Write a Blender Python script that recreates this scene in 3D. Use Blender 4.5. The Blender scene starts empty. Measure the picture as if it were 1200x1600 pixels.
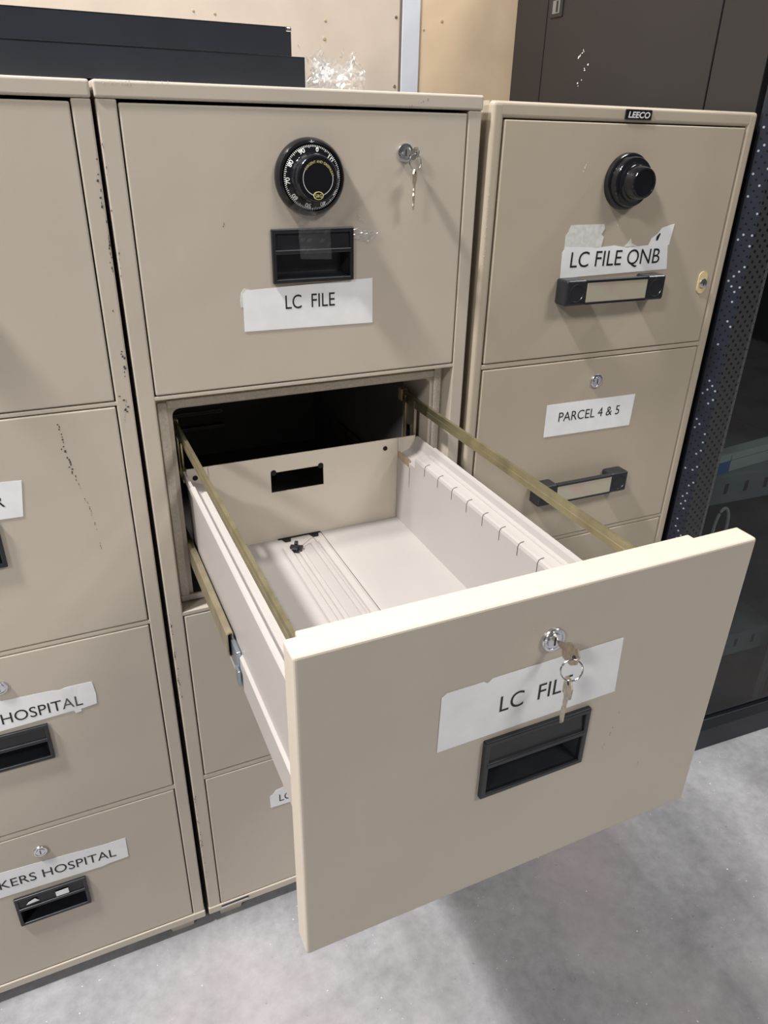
import bpy, bmesh, math, random
from mathutils import Vector, Matrix, noise

random.seed(7)
scene = bpy.context.scene
COL = scene.collection

# ------------------------------------------------------------------ camera
cam_data = bpy.data.cameras.new('camera')
cam = bpy.data.objects.new('camera', cam_data)
COL.objects.link(cam)
CAM_LOC = Vector((-0.1015, -1.0438, 1.5134))
YAW, PITCH, ROLL = 0.4354, -0.4787, 0.0248
_cy, _sy, _cp, _sp = math.cos(YAW), math.sin(YAW), math.cos(PITCH), math.sin(PITCH)
_fw = Vector((_sy * _cp, _cy * _cp, _sp))
_rt0 = Vector((_cy, -_sy, 0))
_up0 = _rt0.cross(_fw)
_c, _s = math.cos(ROLL), math.sin(ROLL)
_rt = _c * _rt0 + _s * _up0
_up = -_s * _rt0 + _c * _up0
cam.matrix_world = Matrix(((_rt.x, _up.x, -_fw.x, CAM_LOC.x),
                           (_rt.y, _up.y, -_fw.y, CAM_LOC.y),
                           (_rt.z, _up.z, -_fw.z, CAM_LOC.z), (0, 0, 0, 1)))
cam_data.sensor_fit = 'VERTICAL'
cam_data.sensor_height = 36.0
cam_data.lens = 1150.7 * 36.0 / 1600.0
cam_data.clip_start = 0.02
scene.camera = cam

# ------------------------------------------------------------------ light
scene.view_settings.view_transform = 'Standard'
scene.view_settings.look = 'None'
scene.view_settings.gamma = 1.0
scene.view_settings.use_curve_mapping = False
scene.view_settings.exposure = 0.0

world = bpy.data.worlds.new('hall_ambient')
scene.world = world
world.use_nodes = True
world.node_tree.nodes['Background'].inputs[0].default_value = (0.95, 0.97, 1.0, 1)
world.node_tree.nodes['Background'].inputs[1].default_value = 0.08


def lamp(name, loc, power, size=0.32, color=(1.0, 0.985, 0.96)):
    d = bpy.data.lights.new(name, 'AREA')
    d.shape = 'DISK'
    d.size = size
    d.energy = power
    d.color = color
    o = bpy.data.objects.new(name, d)
    o.location = loc
    COL.objects.link(o)
    return o


lamp('high_bay_or_fill_lamp', (-1.85, 0.06, 6.0), 175, 0.25)
lamp('ceiling_lamp', (-1.75, -0.43, 4.4), 265, 0.3)
lamp('front_fill_lamp', (3.2, -4.6, 6.0), 262, 2.0)  # unseen fill light added for the cabinet fronts, widened to soften its shadow
lamp('front_fill_lamp', (-6.0, -4.6, 6.0), 460, 1.5)  # second added fill light, out of view on the left, also widened
lamp('high_bay_or_fill_lamp', (4.5, -0.6, 5.0), 120, 0.4)  # unseen fill lamp, added to lift the floor on the right

# ------------------------------------------------------------------ materials


def new_mat(name):
    m = bpy.data.materials.new(name)
    m.use_nodes = True
    nt = m.node_tree
    b = nt.nodes['Principled BSDF']
    return m, nt, b


def simple(name, col, rough=0.5, metal=0.0, spec=0.5, noise_amt=0.0, nscale=20.0, bump=0.0, bscale=400.0, coat=0.0):
    m, nt, b = new_mat(name)
    b.inputs['Base Color'].default_value = (*col, 1)
    b.inputs['Roughness'].default_value = rough
    b.inputs['Metallic'].default_value = metal
    b.inputs['Specular IOR Level'].default_value = spec
    b.inputs['Coat Weight'].default_value = coat
    tc = nt.nodes.new('ShaderNodeTexCoord')
    if noise_amt > 0:
        n = nt.nodes.new('ShaderNodeTexNoise')
        n.inputs['Scale'].default_value = nscale
        n.inputs['Detail'].default_value = 5
        r = nt.nodes.new('ShaderNodeValToRGB')
        r.color_ramp.elements[0].position = 0.3
        r.color_ramp.elements[1].position = 0.7
        r.color_ramp.elements[0].color = (*[c * (1 - noise_amt) for c in col], 1)
        r.color_ramp.elements[1].color = (*[min(1, c * (1 + noise_amt)) for c in col], 1)
        nt.links.new(tc.outputs['Object'], n.inputs['Vector'])
        nt.links.new(n.outputs['Fac'], r.inputs['Fac'])
        nt.links.new(r.outputs['Color'], b.inputs['Base Color'])
    if bump > 0:
        n2 = nt.nodes.new('ShaderNodeTexNoise')
        n2.inputs['Scale'].default_value = bscale
        n2.inputs['Detail'].default_value = 3
        bp = nt.nodes.new('ShaderNodeBump')
        bp.inputs['Strength'].default_value = bump
        bp.inputs['Distance'].default_value = 0.001
        nt.links.new(tc.outputs['Object'], n2.inputs['Vector'])
        nt.links.new(n2.outputs['Fac'], bp.inputs['Height'])
        nt.links.new(bp.outputs['Normal'], b.inputs['Normal'])
    return m


BEIGE = simple('beige_enamel', (0.505, 0.443, 0.371), 0.42, spec=0.4, noise_amt=0.03, nscale=6, bump=0.12, bscale=900)
BEIGE_B = simple('olive_beige_enamel', (0.44, 0.375, 0.290), 0.42, spec=0.4, noise_amt=0.03, nscale=6, bump=0.12, bscale=900)
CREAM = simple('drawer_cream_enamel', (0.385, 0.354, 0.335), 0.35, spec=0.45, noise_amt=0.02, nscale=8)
CREAM_LIT = simple('drawer_cream_lit', (0.63, 0.57, 0.485), 0.38, spec=0.4, noise_amt=0.02, nscale=8)  # same drawer enamel, lightened to paint in light bounced onto the back panel
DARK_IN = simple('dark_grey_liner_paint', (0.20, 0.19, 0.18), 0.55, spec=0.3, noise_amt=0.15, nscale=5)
SHADOWGAP = simple('gap_shade_black', (0.012, 0.012, 0.012), 0.7, spec=0.2)  # black that paints in the shade inside gaps, slots and cut-outs
BLACKP = simple('black_plastic', (0.014, 0.015, 0.018), 0.33, spec=0.5, noise_amt=0.15, nscale=60)
BLACKG = simple('glossy_black', (0.008, 0.008, 0.010), 0.12, spec=0.6)
BLACKM = simple('black_enamel_metal', (0.030, 0.033, 0.042), 0.28, spec=0.5, noise_amt=0.1, nscale=10)
CHROME = simple('chrome', (0.72, 0.72, 0.74), 0.18, metal=1.0)
STEEL = simple('worn_nickel', (0.62, 0.58, 0.52), 0.30, metal=1.0, noise_amt=0.12, nscale=150)
KEYBRASS = simple('worn_key_metal', (0.56, 0.49, 0.39), 0.35, metal=1.0, noise_amt=0.2, nscale=220)
ZINC = simple('yellow_zinc', (0.38, 0.335, 0.20), 0.36, metal=0.85, noise_amt=0.22, nscale=28)
ZINCP = simple('yellow_zinc_pale', (0.50, 0.43, 0.30), 0.36, metal=0.85, noise_amt=0.2, nscale=35)
BLUEZ = simple('blue_zinc', (0.36, 0.42, 0.48), 0.35, metal=0.9, noise_amt=0.1, nscale=35)
PAPER = simple('white_paper', (0.82, 0.82, 0.825), 0.45, spec=0.4, noise_amt=0.05, nscale=30)
TORN = simple('torn_paper_backing', (0.66, 0.65, 0.62), 0.8, noise_amt=0.12, nscale=140)
INK = simple('black_ink', (0.012, 0.012, 0.014), 0.5)
WHITEP = simple('white_print', (0.80, 0.80, 0.78), 0.5)
YELLOWP = simple('yellow_print', (0.75, 0.66, 0.28), 0.5)
GASKET = simple('white_woven_gasket', (0.60, 0.55, 0.48), 0.9, spec=0.1, noise_amt=0.1, nscale=300, bump=0.8, bscale=520)
RUBBER = simple('tan_rubber', (0.46, 0.35, 0.22), 0.6)
SCUFF = simple('dark_scuff', (0.06, 0.055, 0.06), 0.7)
SCUFFL = simple('pale_scuff', (0.66, 0.63, 0.58), 0.6)
SLOT = simple('slot_shadow_gap', (0.05, 0.045, 0.04), 0.8, spec=0.1)
BROWNSTEEL = simple('dark_brown_steel', (0.0190, 0.0170, 0.0175), 0.42, spec=0.4, noise_amt=0.08, nscale=3)
RACKBLUE = simple('rack_black_steel', (0.012, 0.014, 0.022), 0.38, spec=0.4)
WALLTAN = simple('tan_plywood', (0.68, 0.53, 0.37), 0.6, spec=0.25, noise_amt=0.08, nscale=9)
WALLPINK = simple('pale_tan_plywood', (0.59, 0.508, 0.430), 0.6, spec=0.25, noise_amt=0.06, nscale=9)
WALLWHITE = simple('white_batten_paint', (0.60, 0.63, 0.71), 0.5)
WALLGREY = simple('grey_wall_paint', (0.45, 0.43, 0.41), 0.7)
IVORY = simple('ivory_plate', (0.66, 0.52, 0.28), 0.4)
DEVWHITE = simple('white_equipment', (0.72, 0.72, 0.68), 0.4)
STICKBLUE = simple('blue_sticker', (0.06, 0.17, 0.55), 0.4)
SHELFGREY = simple('grey_shelf_steel', (0.20, 0.21, 0.22), 0.4, spec=0.4)
CABLEW = simple('white_cable', (0.60, 0.58, 0.55), 0.4)


def mat_foil():
    m, nt, b = new_mat('iridescent_card_foil')
    tc = nt.nodes.new('ShaderNodeTexCoord')
    n = nt.nodes.new('ShaderNodeTexNoise')
    n.inputs['Scale'].default_value = 22
    n.inputs['Detail'].default_value = 3
    r = nt.nodes.new('ShaderNodeValToRGB')
    cr = r.color_ramp
    cr.elements[0].position, cr.elements[0].color = 0.30, (0.54, 0.40, 0.33, 1)
    cr.elements[1].position, cr.elements[1].color = 0.72, (0.54, 0.44, 0.30, 1)
    e = cr.elements.new(0.50)
    e.color = (0.50, 0.47, 0.37, 1)
    nt.links.new(tc.outputs['Object'], n.inputs['Vector'])
    nt.links.new(n.outputs['Fac'], r.inputs['Fac'])
    nt.links.new(r.outputs['Color'], b.inputs['Base Color'])
    b.inputs['Roughness'].default_value = 0.3
    b.inputs['Metallic'].default_value = 0.3
    return m


FOIL = mat_foil()


def mat_clear(name, film=0.20, rough=0.08, milk=0.0):
    m, nt, b = new_mat(name)
    nt.nodes.remove(b)
    out = nt.nodes['Material Output']
    tr = nt.nodes.new('ShaderNodeBsdfTransparent')
    gl = nt.nodes.new('ShaderNodeBsdfGlossy')
    gl.inputs['Roughness'].default_value = rough
    df = nt.nodes.new('ShaderNodeBsdfDiffuse')
    df.inputs['Color'].default_value = (0.85, 0.84, 0.83, 1)
    mx = nt.nodes.new('ShaderNodeMixShader')
    mx.inputs[0].default_value = film
    mx2 = nt.nodes.new('ShaderNodeMixShader')
    mx2.inputs[0].default_value = milk
    nt.links.new(tr.outputs[0], mx.inputs[1])
    nt.links.new(gl.outputs[0], mx.inputs[2])
    nt.links.new(mx.outputs[0], mx2.inputs[1])
    nt.links.new(df.outputs[0], mx2.inputs[2])
    nt.links.new(mx2.outputs[0], out.inputs['Surface'])
    return m


TAPE = mat_clear('clear_tape', 0.10, 0.10, 0.03)
WRAP = mat_clear('clear_plastic_film', 0.30, 0.18, 0.16)


def mat_glass():
    m, nt, b = new_mat('dark_tinted_glass')
    nt.nodes.remove(b)
    out = nt.nodes['Material Output']
    tr = nt.nodes.new('ShaderNodeBsdfTransparent')
    tr.inputs['Color'].default_value = (0.62, 0.67, 0.67, 1)
    gl = nt.nodes.new('ShaderNodeBsdfGlossy')
    gl.inputs['Roughness'].default_value = 0.03
    fr = nt.nodes.new('ShaderNodeFresnel')
    fr.inputs['IOR'].default_value = 1.5
    mx = nt.nodes.new('ShaderNodeMixShader')
    geo = nt.nodes.new('ShaderNodeNewGeometry')
    inv = nt.nodes.new('ShaderNodeMath')
    inv.operation = 'SUBTRACT'
    inv.inputs[0].default_value = 1.0
    nt.links.new(geo.outputs['Backfacing'], inv.inputs[1])
    mul = nt.nodes.new('ShaderNodeMath')
    mul.operation = 'MULTIPLY'
    nt.links.new(fr.outputs[0], mul.inputs[0])
    nt.links.new(inv.outputs[0], mul.inputs[1])
    nt.links.new(mul.outputs[0], mx.inputs[0])
    nt.links.new(tr.outputs[0], mx.inputs[1])
    nt.links.new(gl.outputs[0], mx.inputs[2])
    nt.links.new(mx.outputs[0], out.inputs['Surface'])
    return m


GLASS = mat_glass()


def mat_perforated(name, sx, sz, rad, base, lit_share=0.0, stretch=1.0):
    """Black sheet steel with a staggered grid of punched holes (object X/Z)."""
    m, nt, b = new_mat(name)
    N, L = nt.nodes, nt.links

    def mth(op, a, bb=None):
        n = N.new('ShaderNodeMath')
        n.operation = op
        for i, v in enumerate((a, bb)):
            if v is None:
                continue
            if isinstance(v, (int, float)):
                n.inputs[i].default_value = v
            else:
                L.new(v, n.inputs[i])
        return n.outputs[0]
    tc = N.new('ShaderNodeTexCoord')
    sep = N.new('ShaderNodeSeparateXYZ')
    L.new(tc.outputs['Object'], sep.inputs[0])
    zz = mth('DIVIDE', sep.outputs['Z'], sz)
    row = mth('FLOOR', zz)
    odd = mth('FLOORED_MODULO', row, 2.0)
    xx = mth('ADD', mth('DIVIDE', sep.outputs['X'], sx / stretch), mth('MULTIPLY', odd, 0.5))
    col = mth('FLOOR', xx)
    fx = mth('MULTIPLY', mth('SUBTRACT', mth('FRACT', xx), 0.5), sx)
    fz = mth('MULTIPLY', mth('SUBTRACT', mth('FRACT', zz), 0.5), sz)
    d = mth('SQRT', mth('ADD', mth('MULTIPLY', fx, fx), mth('MULTIPLY', fz, fz)))
    hole = mth('LESS_THAN', d, rad)
    comb = N.new('ShaderNodeCombineXYZ')
    L.new(col, comb.inputs[0])
    L.new(row, comb.inputs[1])
    wn = N.new('ShaderNodeTexWhiteNoise')
    wn.noise_dimensions = '2D'
    L.new(comb.outputs[0], wn.inputs['Vector'])
    lit_hole = mth('GREATER_THAN', wn.outputs['Value'], 1.0 - lit_share)
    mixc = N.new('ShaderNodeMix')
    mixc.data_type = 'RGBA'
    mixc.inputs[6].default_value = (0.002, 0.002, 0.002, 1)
    mixc.inputs[7].default_value = (0.28, 0.30, 0.33, 1)  # light grey painted in for light showing through some of the holes
    L.new(lit_hole, mixc.inputs[0])
    mix2 = N.new('ShaderNodeMix')
    mix2.data_type = 'RGBA'
    mix2.inputs[6].default_value = (*base, 1)
    L.new(hole, mix2.inputs[0])
    L.new(mixc.outputs[2], mix2.inputs[7])
    L.new(mix2.outputs[2], b.inputs['Base Color'])
    b.inputs['Roughness'].default_value = 0.42
    b.inputs['Specular IOR Level'].default_value = 0.35
    return m


PERF = mat_perforated('perforated_black_steel', 0.0180, 0.0092, 0.0030, (0.034, 0.034, 0.036))
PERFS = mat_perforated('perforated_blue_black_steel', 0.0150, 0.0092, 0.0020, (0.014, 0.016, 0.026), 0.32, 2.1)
PERFT = mat_perforated('fine_perforated_strip', 0.0459, 0.0085, 0.0015, (0.070, 0.070, 0.072))


def mat_floor():
    m, nt, b = new_mat('polished_concrete')
    N, L = nt.nodes, nt.links
    tc = N.new('ShaderNodeTexCoord')

    def nz(scale, detail, rough=0.6, dist=0.0):
        n = N.new('ShaderNodeTexNoise')
        n.inputs['Scale'].default_value = scale
        n.inputs['Detail'].default_value = detail
        n.inputs['Roughness'].default_value = rough
        n.inputs['Distortion'].default_value = dist
        L.new(tc.outputs['Object'], n.inputs['Vector'])
        return n

    def ramp(src, p0, c0, p1, c1):
        r = N.new('ShaderNodeValToRGB')
        r.color_ramp.elements[0].position, r.color_ramp.elements[0].color = p0, (*c0, 1)
        r.color_ramp.elements[1].position, r.color_ramp.elements[1].color = p1, (*c1, 1)
        L.new(src, r.inputs['Fac'])
        return r

    def mix(t, fac, a, bb):
        n = N.new('ShaderNodeMix')
        n.data_type = 'RGBA'
        n.blend_type = t
        if isinstance(fac, float):
            n.inputs[0].default_value = fac
        else:
            L.new(fac, n.inputs[0])
        for i, v in ((6, a), (7, bb)):
            if isinstance(v, tuple):
                n.inputs[i].default_value = (*v, 1)
            else:
                L.new(v, n.inputs[i])
        return n.outputs[2]
    big = ramp(nz(3.2, 7, 0.62, 0.4).outputs['Fac'], 0.32, (0.185, 0.184, 0.192), 0.70, (0.318, 0.317, 0.328))
    fine = ramp(nz(38, 6, 0.7).outputs['Fac'], 0.30, (0.80, 0.80, 0.80), 0.72, (1.12, 1.12, 1.12))
    c = mix('MULTIPLY', 1.0, big.outputs['Color'], fine.outputs['Color'])
    stain = ramp(nz(1.7, 3, 0.5).outputs['Fac'], 0.54, (0, 0, 0), 0.70, (0.5, 0.5, 0.5))
    c = mix('MIX', stain.outputs['Color'], c, (0.33, 0.27, 0.28))
    spk = ramp(nz(120, 2, 0.5).outputs['Fac'], 0.735, (0, 0, 0), 0.76, (0.8, 0.8, 0.8))
    c = mix('MIX', spk.outputs['Color'], c, (0.72, 0.72, 0.70))
    dk = ramp(nz(75, 2, 0.5).outputs['Fac'], 0.24, (0.6, 0.6, 0.6), 0.27, (0, 0, 0))
    c = mix('MIX', dk.outputs['Color'], c, (0.10, 0.10, 0.11))
    L.new(c, b.inputs['Base Color'])
    rr = N.new('ShaderNodeMapRange')
    rr.inputs['To Min'].default_value = 0.38
    rr.inputs['To Max'].default_value = 0.62
    L.new(nz(6, 4).outputs['Fac'], rr.inputs['Value'])
    L.new(rr.outputs['Result'], b.inputs['Roughness'])
    b.inputs['Specular IOR Level'].default_value = 0.4
    return m


FLOOR = mat_floor()

# ------------------------------------------------------------------ mesh helpers


class MB:
    """Collects shapes and links them as ONE mesh object."""

    def __init__(self, *mats):
        self.bm = bmesh.new()
        self.mats = list(mats)

    def mi(self, m):
        if m is None:
            return 0
        if m not in self.mats:
            self.mats.append(m)
        return self.mats.index(m)

    def box(self, x0, x1, y0, y1, z0, z1, m=None, bev=0.0, seg=2, rot=None):
        i = self.mi(m)
        r = bmesh.ops.create_cube(self.bm, size=1.0)
        vs = r['verts']
        cx, cy, cz = (x0 + x1) / 2, (y0 + y1) / 2, (z0 + z1) / 2
        for v in vs:
            p = Vector((v.co.x * (x1 - x0), v.co.y * (y1 - y0), v.co.z * (z1 - z0)))
            if rot is not None:
                p = rot @ p
            v.co = p + Vector((cx, cy, cz))
        fs = set(f for v in vs for f in v.link_faces)
        for f in fs:
            f.material_index = i
        if bev > 0:
            es = list(set(e for v in vs for e in v.link_edges))
            bmesh.ops.bevel(self.bm, geom=es, offset=bev, segments=seg, affect='EDGES', profile=0.5, clamp_overlap=True)
        return self

    def face(self, pts, m=None, smooth=False):
        vs = [self.bm.verts.new(p) for p in pts]
        f = self.bm.faces.new(vs)
        f.material_index = self.mi(m)
        f.smooth = smooth
        return f

    def prism(self, pts, vec, m=None, caps=True, smooth=False):
        """Extrude a closed polygon (3D points) along vec."""
        i = self.mi(m)
        vec = Vector(vec)
        a = [self.bm.verts.new(p) for p in pts]
        b = [self.bm.verts.new(Vector(p) + vec) for p in pts]
        n = len(pts)
        fs = []
        for k in range(n):
            fs.append(self.bm.faces.new((a[k], a[(k + 1) % n], b[(k + 1) % n], b[k])))
        for f in fs:
            f.smooth = smooth
        if caps:
            fs.append(self.bm.faces.new(list(reversed(a))))
            fs.append(self.bm.faces.new(b))
        for f in fs:
            f.material_index = i
        bmesh.ops.recalc_face_normals(self.bm, faces=fs)
        return self

    def lathe(self, prof, c, m=None, n=48, axis='y', mats=None):
        """prof: (radius, distance) pairs; distance grows towards -y (or along axis)."""
        i = self.mi(m)
        c = Vector(c)
        rings = []
        for r, h in prof:
            ring = []
            for k in range(n):
                a = 2 * math.pi * k / n
                if axis == 'y':
                    p = Vector((r * math.cos(a), -h, r * math.sin(a)))
                elif axis == 'z':
                    p = Vector((r * math.cos(a), r * math.sin(a), h))
                else:
                    p = Vector((h, r * math.cos(a), r * math.sin(a)))
                ring.append(self.bm.verts.new(c + p))
            rings.append(ring)
        fs = []
        for j in range(len(rings) - 1):
            for k in range(n):
                f = self.bm.faces.new((rings[j][k], rings[j][(k + 1) % n], rings[j + 1][(k + 1) % n], rings[j + 1][k]))
                f.smooth = True
                f.material_index = self.mi(mats[j]) if mats else i
                fs.append(f)
        for ring, j in ((rings[0], 0), (rings[-1], -1)):
            if len(ring) > 2 and prof[j][0] > 1e-6:
                f = self.bm.faces.new(ring)
                f.material_index = self.mi(mats[j]) if mats else i
                fs.append(f)
        bmesh.ops.recalc_face_normals(self.bm, faces=fs)
        return self

    def tube(self, pts, r, m=None, n=10, closed=False):
        i = self.mi(m)
        pts = [Vector(p) for p in pts]
        rings = []
        N = len(pts)
        for k, p in enumerate(pts):
            if closed:
                t = pts[(k + 1) % N] - pts[k - 1]
            else:
                t = pts[min(k + 1, N - 1)] - pts[max(k - 1, 0)]
            t.normalize()
            ref = Vector((0, 0, 1)) if abs(t.z) < 0.9 else Vector((1, 0, 0))
            u = t.cross(ref).normalized()
            w = t.cross(u)
            rings.append([self.bm.verts.new(p + r * (math.cos(2 * math.pi * q / n) * u + math.sin(2 * math.pi * q / n) * w)) for q in range(n)])
        fs = []
        for k in range(N if closed else N - 1):
            A, B = rings[k], rings[(k + 1) % N]
            for q in range(n):
                f = self.bm.faces.new((A[q], A[(q + 1) % n], B[(q + 1) % n], B[q]))
                f.smooth = True
                f.material_index = i
                fs.append(f)
        if not closed:
            for R in (rings[0], rings[-1]):
                f = self.bm.faces.new(R)
                f.material_index = i
                fs.append(f)
        bmesh.ops.recalc_face_normals(self.bm, faces=fs)
        return self

    def text(self, s, x0, x1, z0, z1, y, m=None, tilt=0.0, xform=None, bold=0.0):
        """Lettering fitted to the box x0..x1 / z0..z1 (capital height) in an XZ plane facing -y."""
        i = self.mi(m)
        cu = bpy.data.curves.new('lettering', 'FONT')
        cu.body = s
        cu.size = 1.0
        cu.resolution_u = 4
        cu.offset = bold
        o = bpy.data.objects.new('lettering', cu)
        COL.objects.link(o)
        dg = bpy.context.evaluated_depsgraph_get()
        me = o.evaluated_get(dg).to_mesh()
        vs = [Vector(v.co) for v in me.vertices]
        ps = [list(p.vertices) for p in me.polygons]
        o.evaluated_get(dg).to_mesh_clear()
        bpy.data.objects.remove(o)
        bpy.data.curves.remove(cu)
        ax0, ax1 = min(v.x for v in vs), max(v.x for v in vs)
        ay0, ay1 = 0.0, max(v.y for v in vs)
        nv = []
        for v in vs:
            x = x0 + (v.x - ax0) / (ax1 - ax0) * (x1 - x0)
            z = z0 + (v.y - ay0) / (ay1 - ay0) * (z1 - z0)
            z += tilt * (x - x0)
            p = Vector((x, y, z))
            nv.append(self.bm.verts.new(xform(p) if xform else p))
        for p in ps:
            try:
                f = self.bm.faces.new([nv[k] for k in p])
                f.material_index = i
            except ValueError:
                pass
        return self

    def build(self, name, parent=None, loc=(0, 0, 0)):
        me = bpy.data.meshes.new(name)
        bm = self.bm
        for e in bm.edges:
            if len(e.link_faces) == 2 and e.link_faces[0].smooth and e.link_faces[1].smooth:
                try:
                    if e.calc_face_angle() > math.radians(38):
                        e.smooth = False
                except ValueError:
                    pass
        bm.to_mesh(me)
        bm.free()
        for m in self.mats:
            me.materials.append(m)
        o = bpy.data.objects.new(name, me)
        COL.objects.link(o)
        o.location = loc
        if parent is not None:
            o.parent = parent
        return o


def tag(o, label=None, cat=None, group=None, kind=None):
    if label:
        o['label'] = label
    if cat:
        o['category'] = cat
    if group:
        o['group'] = group
    if kind:
        o['kind'] = kind
    return o


def empty(name, loc, rot=(0, 0, 0)):
    o = bpy.data.objects.new(name, None)
    o.empty_display_size = 0.05
    o.location = loc
    o.rotation_euler = rot
    COL.objects.link(o)
    return o


def slab_with_hole(mb, w, h, t, hole, m, hm, bev=0.0022):
    """Door/drawer slab 0..w, 0..h, front at y=0, back at y=t, rectangular hole through it."""
    bm = mb.bm
    i, j = mb.mi(m), mb.mi(hm)
    hx0, hx1, hz0, hz1 = hole
    out = [(0, 0), (w, 0), (w, h), (0, h)]
    inn = [(hx0, hz0), (hx1, hz0), (hx1, hz1), (hx0, hz1)]
    of = [bm.verts.new((x, 0, z)) for x, z in out]
    ob = [bm.verts.new((x, t, z)) for x, z in out]
    nf = [bm.verts.new((x, 0, z)) for x, z in inn]
    nb = [bm.verts.new((x, t, z)) for x, z in inn]
    fs = []
    edges = []
    for k in range(4):
        q = (k + 1) % 4
        fs.append((bm.faces.new((of[k], of[q], nf[q], nf[k])), i))
        fs.append((bm.faces.new((ob[q], ob[k], nb[k], nb[q])), i))
        fs.append((bm.faces.new((of[q], of[k], ob[k], ob[q])), i))
        fs.append((bm.faces.new((nf[k], nf[q], nb[q], nb[k])), j))
    for f, mm in fs:
        f.material_index = mm
    for k in range(4):
        q = (k + 1) % 4
        edges.append(bm.edges.get((of[k], of[q])))
        edges.append(bm.edges.get((of[k], ob[k])))
    bmesh.ops.recalc_face_normals(bm, faces=[f for f, _ in fs])
    bmesh.ops.bevel(bm, geom=edges, offset=bev, segments=3, affect='EDGES', profile=0.5)


def scuff_line(mb, pts, wid, y, m, seedv=1, density=0.8):
    """A broken row of small marks (scratch / chipped paint) lying on a face."""
    rnd = random.Random(seedv)
    for (x0, z0), (x1, z1) in zip(pts[:-1], pts[1:]):
        d = math.hypot(x1 - x0, z1 - z0)
        n = max(2, int(d / 0.0035))
        for k in range(n):
            if rnd.random() > density:
                continue
            f = (k + rnd.random() * 0.5) / n
            x = x0 + (x1 - x0) * f + rnd.uniform(-1, 1) * wid
            z = z0 + (z1 - z0) * f
            w = wid * rnd.uniform(0.25, 0.8)
            h = rnd.uniform(0.001, 0.003)
            mb.face([(x - w, y, z), (x + w * .6, y, z - h * .3), (x + w * .8, y, z + h), (x - w * .5, y, z + h * 1.1)], m)


def paper(mb, outline, y, m=PAPER, th=0.0003):
    mb.prism([(x, y, z) for x, z in outline], (0, -th, 0), m)


def crinkled_strip(parent, quad, y, seedv, name='clear_tape', amp=0.0012, nx=14, nz=10, mat=None):
    """Clear adhesive tape: a thin creased sheet over a four-cornered patch (x,z corners)."""
    mb = MB(mat or TAPE)
    (ax, az), (bx, bz), (cx, cz), (dx, dz) = quad
    V = []
    for j in range(nz + 1):
        row = []
        v = j / nz
        for i in range(nx + 1):
            u = i / nx
            x = (ax * (1 - u) + bx * u) * (1 - v) + (dx * (1 - u) + cx * u) * v
            z = (az * (1 - u) + bz * u) * (1 - v) + (dz * (1 - u) + cz * u) * v
            n = abs(noise.noise(Vector((x * 90 + seedv * 3.1, z * 90, seedv))))
            n2 = abs(noise.noise(Vector((x * 300, z * 60 + seedv, seedv * 2.0))))
            jit = 0.0
            if i in (0, nx) or j in (0, nz):
                jit = 0.0010
            rx = noise.noise(Vector((x * 400, z * 400, 5.0 + seedv))) * jit
            row.append(mb.bm.verts.new((x + rx, y - amp * (n + 0.5 * n2), z + rx)))
        V.append(row)
    for j in range(nz):
        for i in range(nx):
            mb.bm.faces.new((V[j][i], V[j][i + 1], V[j + 1][i + 1], V[j + 1][i]))
    return mb.build(name, parent)


# ------------------------------------------------------------------ setting
mb = MB(FLOOR)
mb.box(-4.0, 5.0, -6.0, 2.2, -0.08, 0.0)
tag(mb.build('floor'), kind='structure')

WALL_Y = 0.90
mb = MB(WALLPINK)
mb.box(-4.0, 0.812, WALL_Y, WALL_Y + 0.02, 0, 3.2)
mb.box(0.862, 5.0, WALL_Y, WALL_Y + 0.02, 0, 3.2, WALLTAN)
for sx, sz, sr_ in ((0.619, 1.738, .0032), (0.616, 1.702, .0042), (0.802, 1.757, .0040), (0.802, 1.611, .0040), (0.928, 1.757, .0042), (0.878, 1.736, .0028), (0.311, 1.736, .0028), (0.358, 1.734, .0028)):
    mb.lathe([(sr_, 0.0), (sr_ * .85, 0.0012), (0.0001, 0.0016)], (sx, WALL_Y, sz), RUBBER if sr_ != .0040 else STEEL, n=14)
tag(mb.build('wall_back'), kind='structure')
mb = MB(WALLWHITE)
mb.box(0.818, 0.866, WALL_Y - 0.004, WALL_Y + 0.016, 0, 3.2, None, 0.001)
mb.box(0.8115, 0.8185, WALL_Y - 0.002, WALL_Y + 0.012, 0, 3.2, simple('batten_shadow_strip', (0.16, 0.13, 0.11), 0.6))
tag(mb.build('trim_1'), kind='structure')

# ------------------------------------------------------------------ small fittings (sub-parts)


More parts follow.
